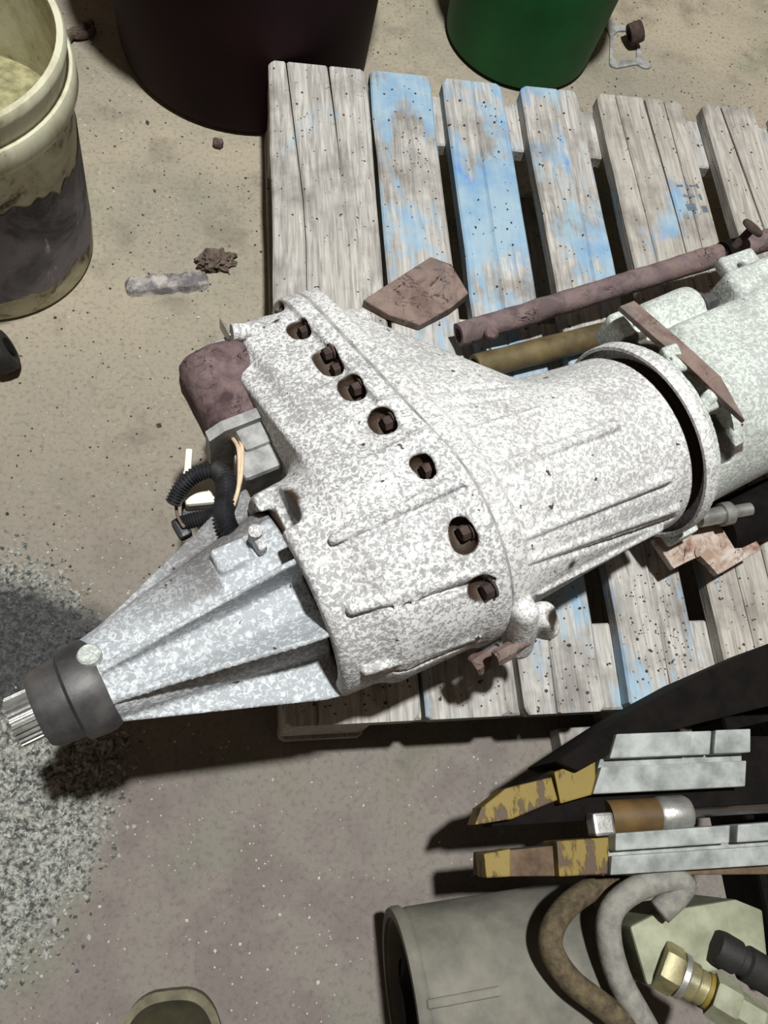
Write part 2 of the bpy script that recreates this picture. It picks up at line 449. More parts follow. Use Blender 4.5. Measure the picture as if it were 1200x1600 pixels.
for y0, y1, b, sd in ((.004, .105, .22, .15), (.43, .53, .1, .27), (.842, .94, .30, .39)):
    board('stringer_board', y0, y1, -.0, .972, PT-2*T-.0005, PT-T-.0015, [], b, .1, sd, along='x')
for x0, x1 in ((.002, .10), (.405, .505), (.87, .97)):
    for y0, y1 in ((.004, .10), (.43, .53), (.845, .94)):
        bm = bmesh.new(); box(bm, ((x0+x1)/2, (y0+y1)/2, .0625), (x1-x0, y1-y0, .080), bev=.003)
        o = obj('block', bm, WOOD, pal); o['blue'] = -.2; o['warm'] = .6; o['seed'] = x0*3+y0
for x0, x1 in ((0, .102), (.405, .507), (.87, .972)):
    board('bottom_board', x0, x1, .0, PL, .001, .0215, [], -.3, .7, x0+.6)
# nails: small dark heads sunk in the boards over the stringers
bm = bmesh.new()
for x0, x1 in ((0,.145),(.15,.243),(.2626,.357),(.3875,.482),(.5143,.662),(.6986,.792),(.826,.972)):
    for yy in (.03, .075, .465, .5, .86, .905):
        for fx in (.25, .72):
            x = x0+(x1-x0)*(fx+random.uniform(-.08, .08)); y = yy+random.uniform(-.012, .012)
            lathe(bm, [(.0020, 0), (.0020, .0007), (.0010, .0010)], (x, y, PT-.0005), n=7)
o = obj('nail_heads', bm, RUST_B, pal); o['kind'] = 'stuff'
# stencilled print on the fifth board: a bar block of worn marks
INK = m_simple('faded_grey_ink', (84,96,108), (104,118,130), 120, .9)
bm = bmesh.new()
SX, SY = (0.6188, 0.7748, 0.1450)[:2]
def mark(px, py, w, l, a):
    box(bm, (px, py, PT+.0002), (w, l, .0006), Matrix.Rotation(a, 3, 'Z'))
for r_, (w0, items) in enumerate([(0, [(.0,.011,.004),(.012,.004,.010),(.022,.012,.003),(.030,.004,.009)]), (1, [(.0,.005,.004),(.010,.014,.004),(.026,.004,.011)]), (2, [(.002,.016,.013),(.024,.009,.012)])]):
    for dx, w, l in items:
        mark(SX+dx+r_*.004, SY-r_*.021+random.uniform(-.002,.002), w, l, .12)
obj('stencil_print', bm, INK, pal)

# ------------------------------------------------------------ transfer case
SA = math.radians(24.5957)
tcase = tag(empty('transfer_case', (-0.20505, 0.00526, 0), SA), 'large grey cast aluminium transfer case with white oxidised speckles lying across the pallet', 'transfer case')
HC = .287
MAIN = (-.003, HC, [(.22,.099),(.385,.114)])
def lobe(s0r, s1r): return ([(0,.245),(1,.245)], .215, .066)
# --- rear half
g = SDF((.215, -.17, .140), (.392, .345, .42), .0022)
g.add(slab(disk(MAIN[0], MAIN[1], MAIN[2]), .227, .386, .006))
eggr = egg((MAIN[0], MAIN[1], .108), (.236, .219, [(.28,.062),(.296,.064),(.306,.076),(.385,.078)]))
g.add(slab(eggr, .278, .386, .006), .02)
g.add(slab(egg((-.003, HC, .118), (.243, .218, .084)), .366, .386, .003), .006)          # bolting flange
def rib(g, s0, t0, s1, t1, rr, R0, R1, C0, C1, up=.0015, groove=.0035):
    a = (s0, t0, C0+math.sqrt(max(R0*R0-t0*t0, 4e-4))+up-rr*.5); b = (s1, t1, C1+math.sqrt(max(R1*R1-t1*t1, 4e-4))+up*2.2-rr*.5)
    if groove:
        k0, k1 = t0-rr-.002, t1-rr-.002
        c = (s0+.006, k0, C0+math.sqrt(max(R0*R0-k0*k0, 4e-4))+.0005); d = (s1+.002, k1, C1+math.sqrt(max(R1*R1-k1*k1, 4e-4))+.0005)
        g.cut(capsule(c, d, groove*.6, groove), .001, cbb(c, d, .02))
    g.add(capsule(a, b, rr*.85, rr), .002, cbb(a, b, .03))
for a_ in ((.258,.002,.374,.001,.0055,.1085,.115), (.248,-.053,.37,-.071,.0060,.108,.115), (.246,-.097,.355,-.1115,.005,.1075,.115)):
    rib(g, a_[0], a_[1], a_[2], a_[3], a_[4], a_[5], a_[6], HC, HC)
for tt, hh in ((.105,.372),(.155,.345),(.055,.395)):
    a, b = (.318, tt, hh-.016), (.375, tt, hh-.004)
    g.add(capsule(a, b, .004, .007), .006, cbb(a, b, .03))
# bolt pockets in front of the flange, each with a boss
PK = [(.300,.268),(.250,.303),(.192,.331),(.146,.350),(.092,.374),(.028,.3975),(-.036,.399),(-.086,.380)]
for i, (t, h) in enumerate(PK):
    L = .022 if i == 2 else .008
    a, b = (.3575, t-.003-L/2, h-.009), (.3585, t-.003+L/2, h-.009)
    g.cut(capsule(a, b, .0122), .003, cbb(a, b, .03))
# recesses: pit on the upper left of the round body
g.cut(sbox((.226, .060, .372), (.024, .029, .040), .012), .003, ([.2,0,.3],[.28,.12,.42]))
g.cut(slab(disk(-.003, HC, .084), .20, .2375, .002), .004)                                # hollow mouth facing the tail
pk = np.array(PK)
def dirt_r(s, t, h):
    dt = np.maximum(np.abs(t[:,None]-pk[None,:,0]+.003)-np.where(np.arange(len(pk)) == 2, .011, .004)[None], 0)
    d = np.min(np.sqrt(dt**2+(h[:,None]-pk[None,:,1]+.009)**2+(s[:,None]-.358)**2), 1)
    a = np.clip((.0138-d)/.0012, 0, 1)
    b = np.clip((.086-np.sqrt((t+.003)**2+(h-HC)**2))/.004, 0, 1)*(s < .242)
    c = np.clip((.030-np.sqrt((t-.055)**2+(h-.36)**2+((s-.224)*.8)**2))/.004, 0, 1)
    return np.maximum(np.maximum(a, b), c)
g.mesh('rear_housing', ALU_R, tcase, dirt_r)
# --- front half
g = SDF((.382, -.175, .140), (.665, .345, .42), .0024)
fh = [(.385,HC),(.65,.259)]
eggf = egg((.0, fh, [(.385,.111),(.5,.105),(.645,.1)]), ([(.385,.240),(.41,.232),(.54,.03),(.66,.0)], [(.385,.219),(.54,.25),(.65,.257)], [(.385,.074),(.41,.072),(.54,.090),(.65,.1)]))
g.add(slab(eggf, .388, .636, .003))
g.add(slab(egg((-.003, HC, .117), (.243, .218, .083)), .3885, .408, .003), .012)
for s0, t0, s1, t1, rr, gr in ((.412,.0,.56,-.003,.0055,.0032), (.412,-.060,.60,-.066,.0050,.0034), (.405,-.078,.615,-.0915,.0045,.0034), (.43,-.1035,.60,-.1005,.004,.003), (.42,.045,.50,.040,.0045,.0)):
    R = lambda s: float(np.interp(s, [.385,.5,.645], [.111,.105,.1])); C = lambda s: float(np.interp(s, [.385,.65], [HC,.259]))
    rib(g, s0, t0, s1, t1, rr, R(s0), R(s1), C(s0), C(s1), .0012, gr)
for t0, t1 in ((.085,.07),(.105,.088)):            # two shallow scoops on the slope
    a, b = (.43, t0, .385-(t0-.03)*.35), (.50, t1, .372-(t1-.03)*.45)
    g.cut(capsule(a, b, .006, .003), .004, cbb(a, b, .02))
a, b = (.405, .175, .333), (.42, .172, .326); g.cut(capsule(a, b, .008), .003, cbb(a, b, .03))
# tube boss at the far end, lug with a hole at the near end
a, b = (.395, .268, .262), (.445, .262, .250); g.add(capsule(a, b, .015, .013), .006, cbb(a, b, .04))
a, b = (.398, -.116, .335), (.402, -.134, .275); g.add(capsule(a, b, .012, .015), .008, cbb(a, b, .06))
a, b = (.420, -.124, .318), (.432, -.133, .285); g.add(capsule(a, b, .0125, .013), .009, cbb(a, b, .06))
a, b = (.420, -.128, .335), (.440, -.142, .300); g.cut(capsule(a, b, .0075, .0085), .003, cbb(a, b, .04))
a, b = (.52, .11, .268), (.555, .105, .262); g.add(capsule(a, b, .012, .009), .008, cbb(a, b, .04))
def dirt_f(s, t, h):
    d = np.sqrt((s-.431)**2+(t+.134)**2+((h-.318)*.5)**2)
    sp = np.sqrt((s-.468)**2+(t+.092)**2+(h-.322)**2)
    e = np.clip((s-.633)/.002, 0, 1)*.8
    return np.maximum(np.maximum(np.clip((.0135-d)/.004, 0, 1), np.clip((.0085-sp)/.003, 0, 1)), e)
g.mesh('front_housing', ALU_F, tcase, dirt_f)
# --- clamping ring
bm = bmesh.new()
lathe(bm, [(.1085,0),(.112,0),(.113,.002),(.113,.014),(.110,.017),(.095,.017),(.095,.013),(.107,.011),(.1075,.003),(.1085,0)], (.643, 0, .2595), (1,0,0), 90, False)
me_ring = obj('clamping_ring', bm, ALU_F, tcase, angle=40)
# --- tail housing
g = SDF((.03, -.125, .175), (.238, .125, .40), .0018)
g.add(disk([(.03,0),(.23,-.006)], [(.03,.29),(.23,.272)], [(.03,.031),(.05,.033),(.23,.058),(.24,.059)]))
g.add(disk([(.03,.004),(.23,.028)], [(.03,.288),(.23,.274)], [(.03,.033),(.23,.060)]), .006)
for deg, r0, r1 in ((3,.036,.083),(-42,.034,.088),(-97,.036,.099),(-150,.034,.085),(96,.04,.112),(150,.034,.085)):
    th = math.radians(deg)
    def fin(s, t, h, th=th, r0=r0, r1=r1):
        x = t*math.sin(th)+(h-.29)*math.cos(th); y = t*math.cos(th)-(h-.29)*math.sin(th)
        w = .0024+.0*s
        return np.maximum(np.maximum(np.abs(y)-w-np.maximum(.05-x,0)*.10, x-np.interp(s, [.03,.05,.215,.24], [r0,r0,r1,r1*1.05]).astype(np.float32)), -x)
    g.add(fin, .004)
g.cut(lambda s, t, h: s-.036+t*0+h*0, 0); g.cut(lambda s, t, h: .2365-s+t*0+h*0, 0)
a, b = (.175, .058, .338), (.20, .056, .342)
g.add(sbox((0.1880, 0.0430, 0.3220), (.016, .012, .014), .004), .004, ([.15,.02,.28],[.24,.1,.38]))
def dirt_shade_t(s, t, h): return np.maximum(np.clip((s-.2335)/.003, 0, 1)*(np.sqrt(t*t+(h-.29)**2) < .08), .62*np.clip((t-.012)/.012, 0, 1)*np.clip((s-.08)/.08, 0, 1)*np.where((s > .17)&(h > .322), 0., 1.))  # brown dirt at the wide end; far side's shade painted as darker tone
g.mesh('tail_housing', ALU_T, tcase, dirt_shade_t)
# collar, seal, shaft
bm = bmesh.new()
lathe(bm, [(.0,-.002),(.030,-.002),(.034,.004),(.035,.024),(.040,.027),(.041,.046),(.038,.054),(.02,.054)], (0, 0, .29), (1,0,0), 56)
obj('seal_collar', bm, SEALM, tcase, angle=35)
bm = bmesh.new(); lathe(bm, [(.0095,0),(.0095,.008),(.008,.010),(.0,.010)], (.052, .014, .322), (.05,.3,.95), 24)
obj('breather_boss', bm, ALU_G, tcase, angle=35)
bm = bmesh.new()
NT_ = 26; ring_a = []; ring_b = []
for k in range(NT_*4):
    r = .0215 if k % 4 in (0, 1) else .0178; a = 2*PI*k/(NT_*4)
    ring_a.append(bm.verts.new((-.022, r*math.cos(a), .29+r*math.sin(a)))); ring_b.append(bm.verts.new((.0, r*math.cos(a), .29+r*math.sin(a))))
for k in range(NT_*4): bm.faces.new((ring_a[k], ring_a[(k+1)%(NT_*4)], ring_b[(k+1)%(NT_*4)], ring_b[k]))
bm.faces.new(ring_a); bm.faces.new(ring_b[::-1])
obj('splined_shaft', bm, STEEL, tcase)
# bolts in the pockets
for i, (t, h) in enumerate(PK):
    for dt in ((-.010, .010) if i == 2 else (0,)):
        bm = bmesh.new(); hexprism(bm, (.369, t-.001+dt, h-.013), (-1,0,0), .0070, .010)
        lathe(bm, [(.009,0),(.009,.0022),(.004,.0022)], (.369, t-.001+dt, h-.013), (-1,0,0), 18)
        obj('flange_bolt', bm, RUST_B, tcase)
for c, ax, r, hh in (((.372,-.131,.262),(-.9,-.1,-.15),.0105,.016), ((.385,-.137,.300),(-1,0,-.1),.008,.02)):
    bm = bmesh.new(); hexprism(bm, c, ax, r, hh); lathe(bm, [(r*.55,0),(r*.55,.016)], c, [-v for v in ax], 12)
    obj('flange_bolt', bm, RUST_O, tcase)
# seam gasket line between the halves
bm = bmesh.new()
bmesh.ops.create_cone(bm, cap_ends=True, segments=8, radius1=.004, radius2=.004, depth=.002)
bm.clear()
def egg_outline(c1, r1, c2, r2, n=60):
    c1 = Vector(c1); c2 = Vector(c2); pts = []
    for k in range(n):
        a = 2*PI*k/n; d = Vector((math.cos(a), math.sin(a)))
        pts.append(max((c1+d*r1, c2+d*r2), key=lambda p: p.dot(d)))
    return pts
ol = egg_outline((-.003, HC), .1165, (.243, .218), .0825)
A_ = [bm.verts.new((.3855, p.x, p.y)) for p in ol]; B_ = [bm.verts.new((.389, p.x, p.y)) for p in ol]
for k in range(60): bm.faces.new((A_[k], A_[(k+1)%60], B_[(k+1)%60], B_[k]))
bm.faces.new(A_); bm.faces.new(B_[::-1])
obj('gasket', bm, PLATEG, tcase)
# --- gearbox behind the ring
g = SDF((.625, -.125, .146), (1.02, .16, .40), .0026)
g.add(slab(disk(.0, .257, [(.66,.100),(.72,.098),(.85,.098),(1.02,.1)]), .660, 1.02, .006))
g.add(slab(disk(.0, .2585, .109), .658, .668, .002), .004)
g.add(slab(disk(.0, .258, .086), .628, .67, .002))
g.add(sbox((.87, .036, .285), (.15, .048, .052), .012), .016)
g.add(sbox((.925, .085, .300), (.095, .034, .034), .01), .010)
g.add(capsule((.79,.05,.33),(.93,.085,.335),.014), .012)
g.add(capsule((.735,.105,.292),(.785,.108,.292),.026), .008, ([.69,.06,.24],[.83,.15,.34]))       # round boss
g.add(slab(disk(.108,.294,.0255), .728, .796, .003), .004, ([.70,.06,.24],[.82,.16,.34]))
g.add(sbox((.695,.112,.292), (.019,.020,.022), .008), .008, ([.66,.06,.24],[.74,.16,.34]))          # hook lug
g.cut(sbox((.708,.106,.308), (.012,.0055,.016), .003, .3), .002, ([.66,.06,.26],[.74,.16,.35]))
g.add(sbox((.875,.118,.312), (.026,.024,.008), .003, -.05), .004, ([.82,.06,.28],[.93,.16,.34]))   # plate with hole
g.cut(capsule((.872,.122,.28),(.872,.122,.34),.0065), .001, ([.85,.1,.29],[.9,.15,.34]))
a, b = (.72, .018, .345), (1.0, .012, .349); g.add(capsule(a, b, .005), .006, cbb(a, b, .03))
a, b = (.74, -.060, .329), (1.0, -.062, .33); g.add(capsule(a, b, .005), .008, cbb(a, b, .03))
g.cut(sbox((.680,.045,.335), (.0120,.054,.024), .004), .003, ([.66,-.05,.29],[.74,.14,.37]))
g.cut(sbox((.687,-.050,.335), (.0120,.024,.03), .004), .003, ([.66,-.1,.28],[.74,.0,.37]))
g.add(sbox((.682,.040,.350), (.010,.016,.006), .002, -.12), .0, ([.66,.0,.32],[.72,.1,.36]))
g.add(sbox((.690,-.012,.353), (.009,.007,.006), .002, .2), .0, ([.66,-.05,.32],[.72,.03,.37]))
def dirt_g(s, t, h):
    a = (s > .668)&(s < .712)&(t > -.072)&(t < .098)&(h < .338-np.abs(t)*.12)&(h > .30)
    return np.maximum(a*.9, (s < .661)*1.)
g.mesh('gearbox_housing', ALU_G, tcase, dirt_g)
bm = bmesh.new(); hexprism(bm, (.812,.106,.296), (1,0,.1), .011, .016); lathe(bm, [(.015,0),(.015,.004)], (.806,.106,.296), (1,0,.1), 20)
obj('plug_bolt', bm, SEALM, tcase)
# selector lever across the opening
bm = bmesh.new()
lv = [(.672,.122),(.692,.122),(.700,.06),(.707,.0),(.700,-.052),(.693,-.028),(.684,.03),(.677,.07)]
prism(bm, lv, [.335,.335,.346,.356,.355,.356,.351,.345], [.342,.342,.353,.363,.362,.363,.358,.352], .001)
obj('selector_lever', bm, RUST_O, tcase)
# mounting plate and stubs under the gearbox
bm = bmesh.new()
mp = [(0.6520, -0.1000, 0.1900)[:2], (0.6530, -0.1400, 0.1900)[:2], (0.6940, -0.1400, 0.1900)[:2], (0.6990, -0.1700, 0.1900)[:2], (0.7710, -0.1690, 0.1900)[:2], (0.7690, -0.0980, 0.1900)[:2], (0.6940, -0.0820, 0.1900)[:2]]
prism(bm, mp, .180, .190, .0015)
obj('mounting_plate', bm, m_rust('pale_rust', (150,126,112), (188,176,166), (124,92,80), 60), tcase)
bm = bmesh.new(); lathe(bm, [(.010,0),(.010,.03),(.014,.03),(.014,.042),(.008,.044),(.008,.07)], (.70,-.105,.215), (.96,-.25,0), 20)
obj('hose_stub', bm, STEEL, tcase, angle=35)
bm = bmesh.new(); box(bm, (.668,-.106,.215), (.03,.022,.03), bev=.004); obj('lug_block', bm, ALU_G, tcase)
bm = bmesh.new(); lathe(bm, [(.03,0),(.033,.01),(.033,.15),(.03,.16)], (.74,-.125,.18), (1,-.05,0), 28); obj('lower_tube', bm, DARK, tcase, angle=35)

# --- actuator motor, bracket and wiring on the left side (world positions, brought into the case's frame)
INV = (Matrix.Translation((-0.20505, 0.00526, 0)) @ Matrix.Rotation(SA, 4, 'Z')).inverted()
def wobj(name, bm, m, parent=tcase, **k):
    bm.transform(INV); return obj(name, bm, m, parent, **k)
def motor_part():
    bm = bmesh.new()
    a = Vector((-0.0734, 0.3658, 0.2580)); b = Vector((-0.0355, 0.2834, 0.2580)); ax = (b-a)
    L = ax.length; R = frame(ax)
    secs = [(-.004,.55),(.0,.78),(.006,.93),(.016,1),(.5*L,1.),(.8*L,1.),(L,.98)]
    rows = []
    for d, k in secs:
        row = []
        for q in range(36):
            th = 2*PI*q/36; c, s_ = math.cos(th), math.sin(th)
            rr = 1/((abs(c)**3.2+abs(s_)**3.2)**(1/3.2))
            row.append(bm.verts.new(a + R @ Vector((.041*rr*c*k, .036*rr*s_*k, d))))
        rows.append(row)
    for A, B in zip(rows, rows[1:]):
        for q in range(36): bm.faces.new((A[q], A[(q+1)%36], B[(q+1)%36], B[q]))
    bm.faces.new(rows[0]); bm.faces.new(rows[-1])
    bmesh.ops.subdivide_edges(bm, edges=bm.edges[:], cuts=1, use_grid_fill=True)
    jitter(bm, .0016, 60)
    return wobj('actuator_motor', bm, RUST_P, smooth=True), a, b, R, L
mot, ma, mb, MR, ML = motor_part()
bm = bmesh.new()
ends = [(-.046,-.030),(-.046,.032),(-.03,.041),(.03,.041),(.046,.032),(.046,-.036)]
A_ = [bm.verts.new(mb + MR @ Vector((x, y, 0))) for x, y in ends]; B_ = [bm.verts.new(mb + MR @ Vector((x*1.02, y*1.03, .012))) for x, y in ends]
bm.faces.new(A_[::-1]); bm.faces.new(B_)
for k in range(6): bm.faces.new((A_[k], A_[(k+1)%6], B_[(k+1)%6], B_[k]))
wobj('motor_flange', bm, PLATEG, mot)
bm = bmesh.new()
box(bm, Vector((-0.0267, 0.2757, 0.2620)), (.050,.050,.06), Matrix.Rotation(SA, 3, 'Z'), .006)
box(bm, Vector((-0.0207, 0.2399, 0.2620)), (.055,.030,.05), Matrix.Rotation(SA, 3, 'Z'), .006)
wobj('gear_cover', bm, PLATEG)
bm = bmesh.new()
c0 = Vector((-0.0586, 0.3797, 0.2900))
for dv, size, rz in (((0,0,0), (.002,.024,.020), .45), ((-.004,-.010,-.010), (.018,.014,.002), .45)):
    box(bm, c0+Vector(dv), size, Matrix.Rotation(rz, 3, 'Z'), .0008)
wobj('angle_bracket', bm, STEEL)
bm = bmesh.new(); lathe(bm, [(.009,0),(.009,.03)], Vector((-0.0522, 0.3784, 0.2900)), (.9,.2,-.1), 20); wobj('pin_boss', bm, ALU_R, angle=35)
# corrugated sleeves
def sleeve(pts, r, name='wiring_sleeve'):
    bm = bmesh.new(); P_ = spline(pts, 11); tube(bm, P_, r, 14, 1, r*.15); return wobj(name, bm, BLACK, angle=25)
sleeve([(-0.0581, 0.2207, 0.2850), (-0.0712, 0.2229, 0.2900), (-0.0862, 0.2204, 0.2850), (-0.0996, 0.2115, 0.2750), (-0.1077, 0.1990, 0.2650)], .0072)
sleeve([(-0.0653, 0.2239, 0.2880), (-0.0581, 0.2144, 0.2900), (-0.0579, 0.1912, 0.2950), (-0.0590, 0.1731, 0.3000), (-0.0532, 0.1574, 0.3000), (-0.0405, 0.1498, 0.2950)], .0088)
sleeve([(-0.1008, 0.1863, 0.2450), (-0.0872, 0.1884, 0.2500), (-0.0718, 0.1904, 0.2550), (-0.0583, 0.1924, 0.2600)], .0070)
bm = bmesh.new(); tube(bm, [(-0.0701, 0.2268, 0.2890), (-0.0635, 0.2215, 0.2890), (-0.0593, 0.2148, 0.2890)], .0098, 14, 4); wobj('sleeve_joint', bm, BLACK_R, smooth=True)
for pts in ([(-0.0472, 0.2743, 0.2750), (-0.0424, 0.2471, 0.2900), (-0.0432, 0.2153, 0.3000), (-0.0474, 0.1943, 0.3000), (-0.0532, 0.1815, 0.2950)], [(-0.0534, 0.2700, 0.2720), (-0.0460, 0.2470, 0.2900), (-0.0449, 0.2195, 0.2980), (-0.0462, 0.1980, 0.3020), (-0.0515, 0.1811, 0.2960)]):
    bm = bmesh.new(); tube(bm, pts, .0021, 8, 8); wobj('wire', bm, WIRE, smooth=True)
bm = bmesh.new(); box(bm, Vector((-0.0834, 0.2197, 0.2500)), (.030,.038,.022), Matrix.Rotation(.1, 3, 'Z'), .004)
box(bm, Vector((-0.0954, 0.2499, 0.2450)), (.007,.034,.006), Matrix.Rotation(-.05, 3, 'Z'), .002)
box(bm, Vector((-0.0710, 0.2156, 0.2500)), (.018,.010,.012), Matrix.Rotation(.3, 3, 'Z'), .003)
conn = wobj('connector', bm, CREAM)
bm = bmesh.new(); box(bm, Vector((-0.0850, 0.2025, 0.2350)), (.032,.016,.020), None, .002); box(bm, Vector((-0.1004, 0.1829, 0.2400)), (.014,.022,.014), Matrix.Rotation(.5,3,'Z'), .004); wobj('connector_cap', bm, BLACK, conn)
bm = bmesh.new(); tube(bm, [(-0.1049, 0.1983, 0.2620), (-0.1033, 0.1891, 0.2550), (-0.0974, 0.1804, 0.2500)], .0016, 8, 6); wobj('wire', bm, RUST_O, smooth=True)
# steel cover plate under the wiring, beside the tail
bm = bmesh.new()
lathe(bm, [(.006,0),(.006,.02)], Vector((-0.0322, 0.1371, 0.3350)), (0,0,1), 12); box(bm, Vector((-0.0300, 0.1330, 0.3330)), (.008,.022,.03), Matrix.Rotation(.5,3,'Z'), .003)
wobj('ear', bm, ALU_R)

# ------------------------------------------------------------ rusty pipe, olive tube, plate
def cyl_thing(name, a, b, r, m, label, cat, n=28, jit=.0012, hollow=.7):
    a, b = Vector(a), Vector(b); L = (b-a).length
    bm = bmesh.new(); k = 40
    lathe(bm, [(r*hollow, .03), (r*hollow, 0)] + [(r, L*i/k) for i in range(k+1)] + [(r*hollow, L), (r*hollow, L-.03)], a, b-a, n, True)
    jitter(bm, jit, 45)
    return tag(obj(name, bm, m, None, angle=50), label, cat)
pipe = tag(empty('rusty_pipe', (0.2280, 0.4630, 0.1800)), 'long flaking rust-brown steel pipe lying behind the casting', 'pipe')
def po(name, bm, m):
    bm.transform(Matrix.Translation(-pipe.location)); return obj(name, bm, m, pipe, angle=50)
a = Vector((0.2291, 0.4684, 0.1720)); b = Vector((0.7026, 0.6207, 0.2250)); L = (b-a).length
bm = bmesh.new()
lathe(bm, [(.009,.03),(.009,0)] + [(.0150, L*i/50) for i in range(51)], a, b-a, 28); jitter(bm, .0015, 45)
po('tube', bm, RUST)
bm = bmesh.new(); lathe(bm, [(.007,0),(.009,.003),(.007,.006)], Vector((0.2675, 0.4631, 0.1880)), (-.2,-.4,.9), 18); po('rivet', bm, RUST_P)
c = Vector((0.6063, 0.5832, 0.2350))
bm = bmesh.new(); lathe(bm, [(.0055,-.012),(.0055,.028),(.015,.028),(.016,.030),(.015,.033),(.0,.033)], c, (.35,.25,.9), 20); po('clevis_pin', bm, RUST_B)
bm = bmesh.new(); lathe(bm, [(.0158,0),(.0195,0),(.0195,.016),(.0158,.016),(.0158,0)], c-(b-a).normalized()*.008+Vector((0,0,-.017)), b-a, 28, False); po('pipe_collar', bm, DARK)
OLIVE = m_simple('olive_stained_tube', (74,62,38), (112,98,64), 25, .7, 0, .4, .001, 5)
cyl_thing('olive_tube', (0.2492, 0.4284, 0.1620), (0.7294, 0.5769, 0.1620), .0165, OLIVE, 'olive stained thin tube lying on the pallet between rusty pipe and casting', 'tube', jit=.0008)
bm = bmesh.new()
pp = [(0.1124, 0.5252, 0.1520), (0.2048, 0.5901, 0.1520), (0.2320, 0.5794, 0.1520), (0.2524, 0.5392, 0.1520), (0.2274, 0.5176, 0.1520), (0.1847, 0.4916, 0.1520), (0.1445, 0.5053, 0.1520)]
prism(bm, [p[:2] for p in pp], .1462, [.160,.172,.172,.166,.162,.158,.158], .002)
tag(obj('steel_plate', bm, RUST_O), 'rust-brown bent steel plate lying on pallet boards beside the pipe end', 'plate')

# ------------------------------------------------------------ bucket
bx, by = -.387, .712
buck = tag(empty('bucket', (bx, by, 0)), 'dirty cream plastic bucket with torn grey label standing at the left edge', 'bucket')
bm = bmesh.new()
lathe(bm, [(.0,.001),(.128,.001),(.135,.006),(.1365,.02),(.1515,.30),(.1545,.325),(.150,.327),(.148,.322),(.1455,.30),(.139,.17),(.0,.17)], n=72, close=False)
obj('body', bm, BUCK, buck, angle=35)
bm = bmesh.new()
lathe(bm, [(.1508,.268),(.158,.268),(.1605,.274),(.1605,.294),(.158,.299),(.1512,.299)], n=72, close=False)
obj('rim_ring', bm, BUCK, buck, angle=35)
bm = bmesh.new()
lathe(bm, [(.150,.324),(.157,.324),(.158,.330),(.155,.336),(.148,.336),(.1465,.330),(.150,.324)], n=72, close=False)
obj('lip', bm, BUCK, buck, angle=50)
SAND = m_simple('yellow_grey_grit', (120,116,84), (168,162,124), 60, .9, 0, .6, .002)
bm = bmesh.new(); lathe(bm, [(.0,.205),(.05,.207),(.10,.203),(.141,.200)], n=48, close=False); jitter(bm, .003, 30)
o = obj('grit_filling', bm, SAND, buck, smooth=True); o['kind'] = 'stuff'
bm = bmesh.new(); rows = []
for k in range(90):
    a = -PI*.75+PI*1.25*k/89
    zl = .045+.010*mnoise.noise(Vector((a*3,0,0)))+.006*mnoise.noise(Vector((a*14,2,0)))
    zh = .195+.030*mnoise.noise(Vector((a*1.6,5,0)))+.012*mnoise.noise(Vector((a*9,7,0)))
    row = []
    for q in range(7):
        z = zl+(zh-zl)*q/6; r = .1365+(.1515-.1365)*(z-.02)/.28+.0011
        row.append(bm.verts.new((r*math.cos(a), r*math.sin(a), z)))
    rows.append(row)
for A, B in zip(rows, rows[1:]):
    for q in range(6): bm.faces.new((A[q], B[q], B[q+1], A[q+1]))
obj('torn_label', bm, LABEL, buck, smooth=True)

# ------------------------------------------------------------ bins
def bin_(name, c, r0, r1, H, m, label, rim):
    o = tag(empty(name, (*c, 0)), label, 'bin')
    bm = bmesh.new()
    lathe(bm, [(.0,.002),(r0*.92,.002),(r0*.985,.008),(r0,.022),(r0+(r1-r0)*.5,H*.5),(r1,H),(r1*.97,H),(r0*.97,.03),(.0,.03)], n=80, close=False)
    obj('body', bm, m, o, angle=40)
    bm = bmesh.new(); lathe(bm, [(r1,H-.03),(r1+rim,H-.03),(r1+rim,H),(r1*.97,H+.003),(r1*.97,H-.0)], n=80, close=False)
    obj('rim', bm, m, o, angle=40)
bin_('round_bin', (-.03, 1.160), .207, .222, .55, BINP, 'dark maroon round plastic bin standing behind the pallet', .012)
bin_('round_bin', (.472, 1.252), .139, .152, .40, BING, 'green round plastic bin standing behind the pallet', .008)

